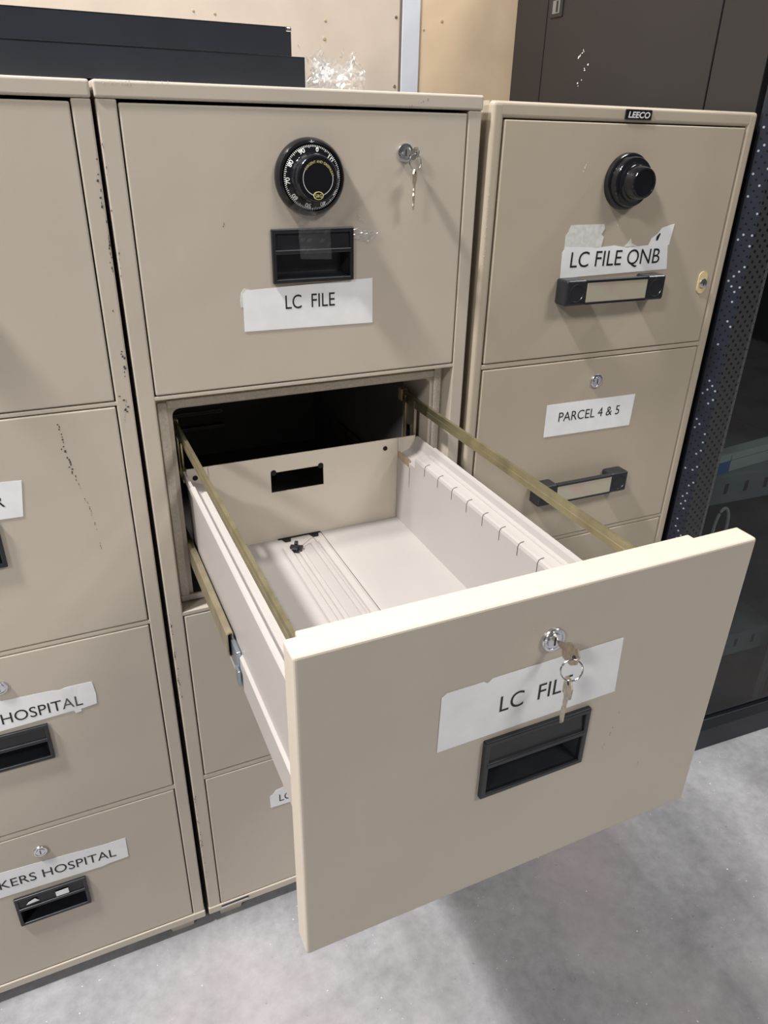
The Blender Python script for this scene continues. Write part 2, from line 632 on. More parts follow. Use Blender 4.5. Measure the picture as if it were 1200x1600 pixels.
def add_flush_handle(parent, x0, z0, worn=False):
    """Black recessed pull: raised rim, upper card plate, mid bar, deep cup below."""
    w, h = 0.122, 0.073
    mb = MB(BLACKP)
    r, o = 0.006, 0.005
    mb.box(x0, x0 + r, -o, 0.001, z0, z0 + h, None, 0.0012)
    mb.box(x0 + w - r, x0 + w, -o, 0.001, z0, z0 + h, None, 0.0012)
    mb.box(x0 + r * .6, x0 + w - r * .6, -o, 0.001, z0, z0 + r, None, 0.0012)
    mb.box(x0 + r * .6, x0 + w - r * .6, -o, 0.001, z0 + h - r, z0 + h, None, 0.0012)
    zm = z0 + 0.0415
    # upper plate, leaning back towards the top
    mb.prism([(x0 + r, -0.0032, zm + 0.003), (x0 + r, -0.0012, z0 + h - r), (x0 + r, 0.004, z0 + h - r), (x0 + r, 0.004, zm + 0.003)], (w - 2 * r, 0, 0))
    # mid bar
    mb.box(x0 + r * .6, x0 + w - r * .6, -0.0058, 0.006, zm - 0.002, zm + 0.004, None, 0.0012)
    # cup walls
    d = 0.019
    mb.box(x0 + r, x0 + w - r, d, d + 0.002, z0 + r, zm)
    mb.prism([(x0 + r, -0.001, z0 + r), (x0 + r, d, z0 + 0.012), (x0 + r, d, z0 + r)], (w - 2 * r, 0, 0))
    mb.prism([(x0 + r, 0, z0 + r), (x0 + r + 0.006, d, z0 + r), (x0 + r, d, z0 + r)], (0, 0, zm - z0 - r))
    mb.prism([(x0 + w - r, 0, z0 + r), (x0 + w - r, d, z0 + r), (x0 + w - r - 0.006, d, z0 + r)], (0, 0, zm - z0 - r))
    if worn:
        mb.prism([(x0 + .018, -.0042, z0 + .052), (x0 + .040, -.0042, z0 + .054), (x0 + .034, -.0042, z0 + .062), (x0 + .022, -.0042, z0 + .057)], (0, -.0004, 0), PAPER)
        mb.prism([(x0 + .068, -.0042, z0 + .048), (x0 + .090, -.0042, z0 + .048), (x0 + .090, -.0042, z0 + .061), (x0 + .068, -.0042, z0 + .060)], (0, -.0004, 0), PAPER)
    return mb.build('handle', parent)


def add_lock(parent, x, z, r=0.0125):
    mb = MB(CHROME)
    mb.lathe([(r, -0.002), (r, 0.0022), (r * 0.93, 0.0036), (r * 0.74, 0.0040), (r * 0.70, 0.0028), (r * 0.60, 0.0028), (r * 0.58, 0.0046), (0.00005, 0.0046)], (x, 0, z), n=40)
    mb.box(x - 0.0008, x + 0.0008, -0.0050, -0.0040, z - 0.0045, z + 0.0045, INK)
    return mb.build('lock', parent)


def add_number_dial(parent, x, z):
    """Combination lock dial: flanged ring, numbered dial plate, tapered knob with an emblem."""
    mb = MB(BLACKG)
    R = 0.049
    mb.lathe([(R, -0.002), (R, 0.004), (R * 0.985, 0.0085), (R * 0.93, 0.0125), (R * 0.865, 0.0135), (R * 0.855, 0.0100), (R * 0.83, 0.0100), (R * 0.82, 0.0128),
              (R * 0.64, 0.0150), (R * 0.62, 0.0165), (R * 0.605, 0.0300), (R * 0.585, 0.0345), (R * 0.55, 0.0360), (0.00005, 0.0362)], (x, 0, z), n=72)
    yp = -0.0150
    off = math.radians(-12)     # zero sits just right of the index

    def pol(r, a, y):           # a measured clockwise from the top
        return Vector((x + r * math.sin(a), y, z + r * math.cos(a)))
    for k in range(100):
        a = 2 * math.pi * k / 100 - off
        long = 0.0044 if k % 10 == 0 else (0.0034 if k % 5 == 0 else 0.0024)
        r1 = R * 0.815
        r0 = r1 - long
        wv = 0.00042
        pa, pb = pol(r0, a, 0), pol(r1, a, 0)
        tdir = Vector((math.cos(a), 0, -math.sin(a))) * wv

        def yy(r):
            return -(0.0128 + (R * 0.82 - r) / (R * 0.18) * 0.0022) - 0.0003
        pa.y, pb.y = yy(r0), yy(r1)
        mb.face([pa - tdir, pa + tdir, pb + tdir, pb - tdir], WHITEP)
    for k in range(10):
        a = 2 * math.pi * k / 10 - off
        s = str(k * 10)
        hw = 0.0019 if k == 0 else 0.0042

        def xf(p, a=a):
            rr = R * 0.665 + p.z
            ang = a + p.x / (R * 0.70)
            q = pol(rr, ang, 0)
            q.y = -(0.0128 + (R * 0.82 - rr) / (R * 0.18) * 0.0022) - 0.0004
            return q
        mb.text(s, -hw, hw, 0.0, 0.0054, 0, WHITEP, xform=xf, bold=0.015)
    # index mark on the flange
    mb.prism([(x - 0.0045, -0.0134, z + R * .905), (x, -0.0134, z + R * .865), (x + 0.0045, -0.0134, z + R * .905), (x, -0.0134, z + R * .885)], (0, -0.0003, 0), WHITEP)
    mb.box(x - .0004, x + .0004, -0.0137, -0.0130, z + R * .87, z + R * .93, WHITEP)
    # ring line on the knob with gaps for the words and the emblem
    rk = 0.0205
    yk = -0.0366
    n = 90
    for k in range(n):
        a0, a1 = 2 * math.pi * k / n, 2 * math.pi * (k + 1) / n
        am = (a0 + a1) / 2
        amd = (math.degrees(am) + 180) % 360 - 180
        if -58 < amd < 78 or abs(abs(amd) - 180) < 17:
            continue
        mb.face([pol(rk, a0, yk), pol(rk, a1, yk), pol(rk + .0007, a1, yk), pol(rk + .0007, a0, yk)], WHITEP)

    def arc(p):
        ang = math.radians(12) + p.x / 0.0205
        return pol(0.0193 + p.z, ang, yk)
    mb.text('SARGENT AND GREENLEAF', -0.0245, 0.0245, 0.0, 0.0030, 0, YELLOWP, xform=arc)
    ex, ez = x, z - 0.0205
    pts = [(ex + 0.0072 * math.cos(t), yk, ez + 0.0052 * math.sin(t)) for t in [2 * math.pi * k / 32 for k in range(32)]]
    mb.prism(pts, (0, -0.0003, 0), YELLOWP)
    pts = [(ex + 0.0060 * math.cos(t), yk - .0003, ez + 0.0042 * math.sin(t)) for t in [2 * math.pi * k / 32 for k in range(32)]]
    mb.prism(pts, (0, -0.0002, 0), BLACKG)
    mb.text('S&G', ex - 0.0048, ex + 0.0048, ez - 0.0021, ez + 0.0021, yk - 0.0007, YELLOWP)
    return mb.build('combination_dial', parent)


def add_plain_dial(parent, x, z):
    mb = MB(BLACKG)
    R = 0.043
    mb.lathe([(R, -0.002), (R, 0.005), (R * .985, 0.0085), (R * .93, 0.0100), (R * .88, 0.0100), (R * .865, 0.0200), (R * .84, 0.0215), (R * .70, 0.0225),
              (R * .69, 0.0260), (R * .63, 0.0265), (R * .60, 0.0275), (R * .545, 0.0440), (R * .52, 0.0460), (R * .47, 0.0465), (R * .45, 0.0440), (0.00005, 0.0440)], (x, 0, z), n=64)
    return mb.build('combination_dial', parent)


def add_paper_label(parent, outline, texts, y0=0.0, torn=None, extra=None):
    mb = MB(PAPER)
    paper(mb, outline, y0 - 0.0004)
    for t in (torn or []):
        paper(mb, t, y0 - 0.0003, TORN)
    for s, x0, x1, z0, z1, tilt in texts:
        mb.text(s, x0, x1, z0, z1, y0 - 0.0010, INK, tilt)
    if extra:
        extra(mb)
    return mb.build('paper_label', parent)


# ------------------------------------------------------------------ four-drawer fire cabinets (left and middle)
W = 0.53
H = 1.5586
DEPTH = 0.70
A, B = 0.0265, 0.0247
P = [(1.1708, 1.5352), (0.8001, 1.1621), (0.4270, 0.7900), (0.0512, 0.4139)]   # drawer fronts, bottom/top
GAPW = 0.0018


def cabinet_body(root, open_slot=None, mat=BEIGE, chips=None):
    mb = MB(mat)
    st = 0.003
    # sheet shell
    mb.box(0.0007, st, 0.02, DEPTH, 0.03, H - .004)
    mb.box(W - st, W - 0.0007, 0.02, DEPTH, 0.03, H - .004)
    mb.box(0, W, DEPTH - st, DEPTH, 0.03, H - .004)
    mb.box(st, W - st, 0.02, DEPTH - st, 0.033, 0.040)
    # posts
    mb.box(0.0007, A - GAPW, 0, 0.034, 0.045, 1.5392, None, 0.0022, 3)
    mb.box(W - B + GAPW, W - 0.0007, 0, 0.034, 0.045, 1.5392, None, 0.0022, 3)
    # top cap and bottom rail, slightly proud
    mb.box(0.0, W, -0.0022, DEPTH, 1.5392, H, None, 0.003, 3)
    mb.box(-0.0008, W + 0.0008, -0.0020, 0.05, 0.030, 0.0492, None, 0.0022, 3)
    # rails between the drawers
    zs = [(P[k][0], P[k + 1][1]) for k in range(3)]
    for hi, lo in zs:
        mb.box(A - .004, W - B + .004, 0.0004, 0.034, lo + GAPW * .8, hi - GAPW * .8, None, 0.0012, 2)
    # black sheets painting in the shade behind the drawer gaps
    mb.box(st, W - st, 0.036, 0.040, 0.045, P[2][1] + .003, SHADOWGAP)
    mb.box(st, W - st, 0.036, 0.040, P[0][0] - .003, 1.538, SHADOWGAP)
    if open_slot is None:
        mb.box(st, W - st, 0.036, 0.040, P[1][0] - .004, P[1][1] + .004, SHADOWGAP)
    for args in (chips or []):
        scuff_line(mb, *args)
    return mb


def add_feet(root, mat):
    for x0, x1 in ((0.022, 0.078), (W - 0.078, W - 0.022)):
        for y0 in (0.012, DEPTH - 0.10):
            mb = MB(mat)
            mb.prism([(x0 + 0.0, y0, 0.033), (x1, y0, 0.033), (x1 - 0.002, y0, 0.0), (x0 + 0.010, y0, 0.0)] if x0 > 0.2 else
                     [(x0, y0, 0.033), (x1, y0, 0.033), (x1 - 0.010, y0, 0.0), (x0 + 0.002, y0, 0.0)], (0, 0.085, 0))
            mb.build('foot', root)


def closed_drawer(root, k, mat, scuffs=None, t=0.022):
    z0, z1 = P[k]
    w, h = W - A - B, z1 - z0
    mb = MB(mat)
    hx0 = 0.2055 - A + 0.003
    slab_with_hole(mb, w, h, t, (hx0, hx0 + .116, .1445 + .003, .1445 + .070), mat, BLACKP)
    mb.box(0.02, w - 0.02, t, t + 0.010, 0.012, h - 0.012, SHADOWGAP)
    for s in (scuffs or []):
        scuff_line(mb, *s)
    o = mb.build('drawer', root, (A, 0, z0))
    add_flush_handle(o, 0.2055 - A, 0.1445)
    return o


GROUP = 'beige fireproof filing cabinets'

# ---- middle cabinet
MID = empty('filing_cabinet', (0, 0, 0), (0, -0.0030, 0))
tag(MID, 'beige four-drawer filing cabinet with its second drawer pulled wide open, middle of the row', 'filing cabinet', GROUP)
chips = [([(0.002, 1.49), (0.003, 1.33)], 0.0010, -0.0003, SCUFF, 3, 0.25),
         ([(0.003, 0.80), (0.004, 0.60)], 0.0016, -0.0003, SCUFF, 4, 0.4),
         ([(0.003, 0.40), (0.004, 0.12)], 0.0014, -0.0003, SCUFF, 5, 0.3),
         ([(0.006, 1.554), (0.09, 1.5565)], 0.0012, -0.0026, SCUFFL, 6, 0.5),
         ([(0.41, 1.5395), (0.445, 1.551)], 0.0006, -0.0026, SCUFF, 8, 0.4)]
mb = cabinet_body(MID, open_slot=1, chips=chips)
# compartment of the open drawer: liner box with a pale mouth
lx0, lx1, lz0, lz1 = 0.0500, 0.4830, 0.8010, 1.1380
y0 = 0.032
zo0, zo1 = P[1][0] - 0.003, P[1][1] + 0.003
# rim around the liner mouth
mb.box(A - .004, lx0, y0, y0 + .012, zo0, zo1)
mb.box(lx1, W - B + .004, y0, y0 + .012, zo0, zo1)
mb.box(lx0, lx1, y0, y0 + .012, lz1, zo1)
mb.box(lx0, lx1, y0, y0 + .012, zo0 - .006, lz0)
# beige part of the liner sides close to the mouth, then the dark interior
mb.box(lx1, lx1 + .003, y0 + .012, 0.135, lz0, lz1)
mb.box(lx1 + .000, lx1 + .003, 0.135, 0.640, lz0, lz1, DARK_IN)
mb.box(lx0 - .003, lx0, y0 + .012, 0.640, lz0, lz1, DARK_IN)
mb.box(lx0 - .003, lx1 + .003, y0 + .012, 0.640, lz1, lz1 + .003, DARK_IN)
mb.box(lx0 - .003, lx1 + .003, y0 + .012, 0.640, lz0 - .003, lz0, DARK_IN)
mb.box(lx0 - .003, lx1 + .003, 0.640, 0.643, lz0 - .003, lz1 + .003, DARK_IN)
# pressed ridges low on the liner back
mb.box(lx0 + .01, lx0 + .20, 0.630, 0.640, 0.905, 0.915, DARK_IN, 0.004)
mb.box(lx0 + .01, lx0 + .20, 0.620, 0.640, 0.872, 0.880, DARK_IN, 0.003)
# rounded corners of the mouth
for cxx, sg in ((lx0, 1), (lx1, -1)):
    pts = [(cxx, y0, lz1)]
    for q in range(7):
        a = math.pi / 2 * q / 6
        pts.append((cxx + sg * 0.012 * (1 - math.sin(a)), y0, lz1 - 0.012 * (1 - math.cos(a))))
    mb.prism(pts, (0, 0.010, 0))
mb.build('body', MID)
add_feet(MID, BEIGE)
# woven gasket round the opening
mb = MB(GASKET)
mb.box(A + .003, A + .0165, y0 - .004, y0, P[1][0] + .012, P[1][1] - .012, None, 0.0015)
mb.box(W - B - .0165, W - B - .003, y0 - .004, y0, P[1][0] + .004, P[1][1] - .006, None, 0.0015)
mb.box(A + .0165, W - B - .0165, y0 - .004, y0, P[1][1] - .021, P[1][1] - .010, None, 0.0015)
mb.box(A + .002, W - B - .0165, y0 - .006, y0, P[1][0] + .0015, P[1][0] + .013, None, 0.002)
mb.build('gasket', MID)
# bottom-rail sticker
mb = MB(SCUFF)
mb.prism([(0.026, -0.0021, 0.040), (0.085, -0.0021, 0.0405), (0.085, -0.0021, 0.0465), (0.026, -0.0021, 0.0455)], (0, -.0003, 0))
mb.prism([(0.026, -0.0021, 0.036), (0.083, -0.0021, 0.0372), (0.083, -0.0021, 0.0395), (0.026, -0.0021, 0.0390)], (0, -.0003, 0), WHITEP)
mb.build('sticker', MID)

# telescopic slides of the open drawer, one each side (left seen, right hidden by the drawer)
for sg, xx in ((1, 0.0510), (-1, 0.482)):
    def X(d):
        return xx + sg * d
    mb = MB(ZINCP)
    zt = 0.911
    prof = [(0.0070, zt - .010), (0.0078, zt - .002), (0.0062, zt), (0.0018, zt), (-.0014, zt - .003), (-.0014, zt - .036), (0.0016, zt - .0395), (0.0050, zt - .0395),
            (0.0050, zt - .0380), (0.0022, zt - .0380), (0.0004, zt - .0350), (0.0004, zt - .004), (0.0022, zt - .0018), (0.0058, zt - .0018), (0.0062, zt - .0030), (0.0058, zt - .010)]
    mb.prism([(X(a), 0.46, z) for a, z in prof], (0, -0.695, 0))
    sl = mb.build('drawer_slide', MID)
    mb = MB(BLUEZ)
    mb.box(min(X(.004), X(.010)), max(X(.004), X(.010)), -0.265, 0.40, zt - .048, zt - .012, None, 0.0015)
    mb.box(min(X(.002), X(.0052)), max(X(.002), X(.0052)), -0.275, -0.258, zt - .062, zt - .036, None, 0.001)
    mb.build('slide_rail', sl)

# --- drawer 1 (top), with dial, lock and label
d1 = closed_drawer(MID, 0, BEIGE, scuffs=[([(0.02, 0.028), (0.023, 0.034)], 0.0006, -.0003, SCUFF, 2, 0.6), ([(0.115, 0.222), (0.117, 0.226)], 0.001, -.0003, SCUFF, 9, 0.7)])


def rel(pts, k):
    return [(x - A, z - P[k][0]) for x, z in pts]


add_number_dial(d1, 0.2635 - A, 1.453 - P[0][0])
add_lock(d1, 0.407 - A, 1.484 - P[0][0])
x_, z_ = -A, -P[0][0]
add_paper_label(d1, rel([(.160, 1.251), (.360, 1.249), (.359, 1.3155), (.330, 1.3145), (.170, 1.3085), (.166, 1.309), (.161, 1.303)], 0),
                [('LC  FILE', .2225 + x_, .2985 + x_, 1.279 + z_, 1.2985 + z_, 0.0)],
                torn=[rel([(.157, 1.285), (.163, 1.287), (.1645, 1.300), (.172, 1.309), (.164, 1.312), (.158, 1.305), (.1565, 1.296)], 0)])
crinkled_strip(d1, rel([(.245, 1.348), (.292, 1.346), (.290, 1.402), (.243, 1.405)], 0), -0.0070, 1)
crinkled_strip(d1, rel([(.318, 1.376), (.352, 1.366), (.370, 1.380), (.330, 1.386)], 0), -0.0006, 2, amp=0.0030, mat=WRAP)
crinkled_strip(d1, rel([(.330, 1.396), (.348, 1.390), (.346, 1.398), (.334, 1.406)], 0), -0.0006, 3, amp=0.0025)
crinkled_strip(d1, rel([(.228, 1.415), (.262, 1.395), (.268, 1.410), (.240, 1.425)], 0), -0.0140, 4, amp=0.0020)

# --- drawers 3 and 4 behind the open drawer
d3 = closed_drawer(MID, 2, BEIGE)
add_lock(d3, 0.267 - A, 0.736 - P[2][0])
d4 = closed_drawer(MID, 3, BEIGE)
add_lock(d4, 0.267 - A, 0.366 - P[3][0])
add_paper_label(d4, rel([(.147, .283), (.335, .281), (.334, .330), (.180, .331), (.160, .328), (.152, .318), (.147, .316)], 3),
                [('LC  FILE', .1660 - A, .2440 - A, .2940 - P[3][0], .3130 - P[3][0], 0.0)])

# --- drawer 2, pulled out
PULL = 0.6218
z0, z1 = P[1]
DW, DH = W - A - B, z1 - z0 + 0.0008
mb = MB(BEIGE)
hx0 = 0.2055 - A + 0.003
slab_with_hole(mb, DW, DH, 0.024, (hx0, hx0 + .116, .1375 + .003, .1375 + .070), BEIGE, BLACKP, bev=0.0030)
mb.box(0.012, DW - 0.058, 0.022, 0.033, 0.006, DH - 0.0006, None, 0.0015)
mb.box(0.012, DW - 0.012, 0.022, 0.0325, 0.006, 0.245, None, 0.0015)
scuff_line(mb, [(0.346, .195), (0.338, .160), (0.325, .125)], 0.0004, -.0003, SCUFF, 12, 0.35)
scuff_line(mb, [(0.388, .098), (0.389, .090)], 0.0004, -.0003, SCUFF, 13, 0.9)
scuff_line(mb, [(0.205, .352), (0.220, .325)], 0.0004, -.0003, SCUFFL, 14, 0.5)
D2 = mb.build('drawer', MID, (A, -PULL, z0))


def dl(x, y, z):                # cabinet-local point -> drawer-local point
    return (x - A, y + PULL, z - z0)


def dbox(mb, xa, xb, ya, yb, za, zb, m=None, bev=0.0, seg=2):
    a, b = dl(xa, ya, za), dl(xb, yb, zb)
    mb.box(a[0], b[0], a[1], b[1], a[2], b[2], m, bev, seg)


add_flush_handle(D2, 0.2055 - A, 0.1375)
add_lock(D2, 0.268 - A, 1.110 - z0)
nn = [(.156, 1.016), (.357, 1.019), (.354, 1.0865), (.208, 1.0845), (.203, 1.0805), (.199, 1.0835), (.162, 1.0830), (.157, 1.0795)]
add_paper_label(D2, rel(nn, 1), [('LC  FILE', .2190 - A, .2990 - A, 1.0415 - z0, 1.0600 - z0, 0.0)])

# drawer tray: floor, back, two hollow side walls with slotted hanging ledges
FZ = 0.872
YB, YF = 0.050, -0.5885
mb = MB(CREAM)
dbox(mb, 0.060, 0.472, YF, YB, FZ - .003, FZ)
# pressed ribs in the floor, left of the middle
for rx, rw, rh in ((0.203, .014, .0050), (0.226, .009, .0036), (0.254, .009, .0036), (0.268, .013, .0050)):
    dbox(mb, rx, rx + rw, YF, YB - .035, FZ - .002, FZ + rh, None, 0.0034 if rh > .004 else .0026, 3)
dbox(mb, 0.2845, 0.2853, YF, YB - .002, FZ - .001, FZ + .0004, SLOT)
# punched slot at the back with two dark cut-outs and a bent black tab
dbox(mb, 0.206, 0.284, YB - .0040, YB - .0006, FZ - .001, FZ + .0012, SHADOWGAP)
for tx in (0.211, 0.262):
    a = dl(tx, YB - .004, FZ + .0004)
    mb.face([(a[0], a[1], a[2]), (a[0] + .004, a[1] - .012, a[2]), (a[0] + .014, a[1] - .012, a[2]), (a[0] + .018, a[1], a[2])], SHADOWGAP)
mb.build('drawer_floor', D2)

mb = MB(CREAM_LIT)
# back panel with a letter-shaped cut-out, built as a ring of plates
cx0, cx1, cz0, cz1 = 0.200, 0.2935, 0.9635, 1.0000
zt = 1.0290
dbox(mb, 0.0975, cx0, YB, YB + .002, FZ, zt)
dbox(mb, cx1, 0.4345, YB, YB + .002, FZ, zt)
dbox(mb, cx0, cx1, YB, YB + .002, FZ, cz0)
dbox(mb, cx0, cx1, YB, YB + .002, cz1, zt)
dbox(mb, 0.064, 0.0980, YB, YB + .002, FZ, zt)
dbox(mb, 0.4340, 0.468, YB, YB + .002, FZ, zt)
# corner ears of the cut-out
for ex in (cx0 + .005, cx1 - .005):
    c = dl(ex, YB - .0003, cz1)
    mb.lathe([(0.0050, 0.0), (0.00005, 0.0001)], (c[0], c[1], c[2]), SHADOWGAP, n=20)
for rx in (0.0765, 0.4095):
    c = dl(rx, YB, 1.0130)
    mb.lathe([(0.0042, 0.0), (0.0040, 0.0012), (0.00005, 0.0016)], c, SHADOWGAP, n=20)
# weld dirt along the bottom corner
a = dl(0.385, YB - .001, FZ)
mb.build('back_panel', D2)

for sg in (1, -1):
    # d = distance outwards from the inner wall face; mirrored for the two sides
    xin = 0.0970 if sg == 1 else 0.4350

    def X(d):
        return xin - sg * d
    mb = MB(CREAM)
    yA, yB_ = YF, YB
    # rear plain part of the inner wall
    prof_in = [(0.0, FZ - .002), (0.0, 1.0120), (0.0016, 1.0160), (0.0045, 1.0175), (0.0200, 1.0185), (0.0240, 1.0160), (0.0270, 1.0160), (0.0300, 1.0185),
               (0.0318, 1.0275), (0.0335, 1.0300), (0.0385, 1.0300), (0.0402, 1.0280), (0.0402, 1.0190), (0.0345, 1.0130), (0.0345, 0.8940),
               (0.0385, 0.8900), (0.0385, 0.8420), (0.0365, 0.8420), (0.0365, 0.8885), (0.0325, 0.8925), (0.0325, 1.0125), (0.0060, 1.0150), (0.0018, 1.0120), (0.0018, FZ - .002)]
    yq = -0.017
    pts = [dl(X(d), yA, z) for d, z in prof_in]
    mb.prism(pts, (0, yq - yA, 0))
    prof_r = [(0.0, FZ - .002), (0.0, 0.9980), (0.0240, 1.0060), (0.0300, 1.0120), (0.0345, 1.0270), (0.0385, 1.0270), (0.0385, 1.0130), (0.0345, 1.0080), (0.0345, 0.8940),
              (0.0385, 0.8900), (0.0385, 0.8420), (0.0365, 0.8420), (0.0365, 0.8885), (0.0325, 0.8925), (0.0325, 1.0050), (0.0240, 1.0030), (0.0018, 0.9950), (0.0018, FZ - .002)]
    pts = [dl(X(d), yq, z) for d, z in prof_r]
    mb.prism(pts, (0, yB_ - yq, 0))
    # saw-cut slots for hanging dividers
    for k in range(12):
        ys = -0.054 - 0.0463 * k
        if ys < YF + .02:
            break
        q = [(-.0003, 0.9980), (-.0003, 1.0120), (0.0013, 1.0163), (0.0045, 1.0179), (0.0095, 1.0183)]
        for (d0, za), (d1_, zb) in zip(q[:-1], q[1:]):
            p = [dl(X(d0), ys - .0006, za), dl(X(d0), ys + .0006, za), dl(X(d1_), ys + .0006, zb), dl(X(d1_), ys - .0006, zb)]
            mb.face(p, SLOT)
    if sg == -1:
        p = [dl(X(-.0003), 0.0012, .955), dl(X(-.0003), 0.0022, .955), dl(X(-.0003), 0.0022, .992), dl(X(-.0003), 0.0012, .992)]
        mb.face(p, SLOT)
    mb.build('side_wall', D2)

# suspension rails of yellow zinc, on brackets
for sg in (1, -1):
    xr = 0.0625 if sg == 1 else 0.4715
    ybk = 0.098 if sg == 1 else 0.110
    mb = MB(ZINC)
    zr = 1.0945
    # folded bar: narrow top flange, upright web
    prof = [(-.0022, zr), (.0022, zr), (.0026, zr - .0008), (.0022, zr - .0085), (.0028, zr - .0095), (.0028, zr - .0180), (.0010, zr - .0180), (.0010, zr - .0016), (-.0010, zr - .0016), (-.0010, zr - .0180), (-.0028, zr - .0180), (-.0028, zr - .0095), (-.0022, zr - .0085), (-.0026, zr - .0008)]
    mb.prism([dl(xr + d, YF + .010, z) for d, z in prof], (0, ybk - YF - .010, 0))
    r = mb.build('suspension_rail', D2)
    mb = MB(RUBBER)
    ox = xr - sg * 0.002
    dbox(mb, ox - .0065, ox + .0065, ybk - .001, ybk + .012, zr - .020, zr + .002, None, 0.001)
    mb.build('end_stop', D2)
    # rear bracket: punched upright
    mb = MB(ZINC if sg == 1 else ZINCP)
    bx = xr - sg * .0005
    if sg == -1:
        dbox(mb, bx - .0012, bx + .0012, 0.058, 0.100, 1.004, zr - .016)
        dbox(mb, bx - .0036, bx - .0010, 0.058, 0.062, 0.998, zr - .006)
        dbox(mb, bx - .0036, bx - .0010, 0.096, 0.100, 0.998, zr - .006)
        dbox(mb, bx - .0040, bx - .0010, 0.072, 0.086, 1.012, 1.040, CHROME)
        dbox(mb, bx - .0044, bx - .0036, 0.076, 0.082, 1.012, 1.030, SHADOWGAP)
        dbox(mb, bx - .0355, bx + .002, 0.051, 0.101, 0.9990, 1.0035)
        dbox(mb, bx - .0380, bx - .0345, 0.005, 0.050, 0.992, 1.004)
    else:
        dbox(mb, bx - .0012, bx + .0012, 0.060, 0.064, 1.010, zr - .016)
        dbox(mb, bx - .0012, bx + .0012, 0.060, 0.096, zr - .024, zr - .016)
        dbox(mb, bx - .0012, bx + .0012, 0.092, 0.096, 1.010, zr - .016)
        dbox(mb, bx - .004, bx + .010, 0.053, 0.100, 1.006, 1.011)
    mb.build('rail_bracket', D2)
    # front bracket: strap that drops beside the side wall
    mb = MB(ZINC if sg == 1 else ZINCP)
    bx = xr - sg * .0080
    fy = -0.5690 if sg == 1 else -0.5640
    dbox(mb, min(bx, xr), max(bx, xr), fy - .018, fy + .012, zr - .0022, zr + .0010, None, 0.0006)
    dbox(mb, bx - .0010, bx + .0010, fy - .018, fy + .012, 1.004, zr, None, 0.0004)
    bo = xr - sg * .0120
    dbox(mb, min(bx, bo) - .001, max(bx, bo) + .001, fy - .018, fy + .012, 1.0310, 1.0335, None, 0.0004)
    pr = [(0, 1.0325), (0, 1.006), (-.004, .998), (-.004, .985), (0.002, .976), (0.0040, .9765), (-.002, .986), (-.002, .997), (0.002, 1.005), (0.002, 1.0325)]
    mb.prism([dl(bo + sg * d * 1.0, fy - .016, z) for d, z in pr], (0, 0.024, 0))
    mb.build('rail_bracket', D2)

# torn black clip that lies loose in the tray
CL = empty('clip', (0.2215, 0.002, FZ + .0008))
tag(CL, 'small torn black plastic clip with a bent wire lying on the open drawer floor', 'clip')
mb = MB(BLACKP)
rz = Matrix.Rotation(math.radians(-30), 3, 'Z') @ Matrix.Rotation(math.radians(12), 3, 'X')
mb.box(-.011, .011, -.008, .008, .002, .0055, None, 0.001, rot=rz)
mb.box(-.008, .002, -.010, .002, .005, .010, None, 0.001, rot=rz)
mb.box(.000, .006, .004, .012, .004, .012, None, 0.001, rot=rz)
mb.box(-.004, .008, -.012, -.006, .001, .004, None, 0.0008, rot=rz)
mb.build('clip_body', CL)
mb = MB(STEEL)
mb.tube([(.008, .002, .004), (.020, .010, .0045), (.030, .014, .0085), (.036, .016, .009), (.041, .011, .004)], 0.0006, n=6)
mb.build('wire', CL)

# ---- left cabinet
LX = -0.0090 - W
LEFT = empty('filing_cabinet', (LX, 0, 0), (0, 0.0006, 0))
tag(LEFT, 'beige four-drawer filing cabinet with all drawers shut, cut by the left edge, lettered HOSPITAL', 'filing cabinet', GROUP)
chips = [([(0.5265, 1.475), (0.527, 1.36)], 0.0022, -0.0003, SCUFF, 21, 0.35), ([(0.5265, 1.39), (0.527, 1.34)], 0.0016, -0.0003, SCUFF, 22, 0.8),
         ([(0.524, 1.25), (0.526, 1.20)], 0.0030, -0.0003, SCUFF, 23, 0.5), ([(0.512, 1.185), (0.522, 1.150)], 0.0030, -0.0003, SCUFF, 24, 0.6),
         ([(0.521, 1.170), (0.514, 1.135)], 0.0005, -0.0003, SCUFF, 25, 0.9), ([(0.517, 1.31), (0.519, 1.29)], 0.003, -.0003, SCUFF, 26, 0.2)]
cabinet_body(LEFT, None, chips=chips).build('body', LEFT)
add_feet(LEFT, BEIGE)
e1 = closed_drawer(LEFT, 0, BEIGE)
add_number_dial(e1, 0.2635 - A, 1.453 - P[0][0])
add_lock(e1, 0.407 - A - 0.28, 1.484 - P[0][0])
crack = [(w_ + .53 - A, z_ - P[1][0]) for w_, z_ in ((-.102, 1.146), (-.1015, 1.11), (-.092, 1.061), (-.081, 1.013), (-.077, .975))]
e2 = closed_drawer(LEFT, 1, BEIGE, scuffs=[(crack[:3], 0.0022, -.0003, SCUFF, 31, 0.75), (crack[2:], 0.0009, -.0003, SCUFF, 32, 0.6),
                                           ([(crack[4][0] + .001, crack[4][1] - .02), (crack[4][0] + .002, crack[4][1] - .032)], 0.0006, -.0003, SCUFF, 33, 1.0)])
add_lock(e2, 0.267 - A, 1.110 - P[1][0])
q = .53
add_paper_label(e2, rel([(.170, 1.022), (q - .169, 1.018), (q - .161, 1.073), (.170, 1.083)], 1), [('R', q - .2015 - A, q - .1880 - A, 1.0375 - P[1][0], 1.0545 - P[1][0], 0)])
e3 = closed_drawer(LEFT, 2, BEIGE)
add_lock(e3, 0.275 - A, 0.736 - P[2][0])
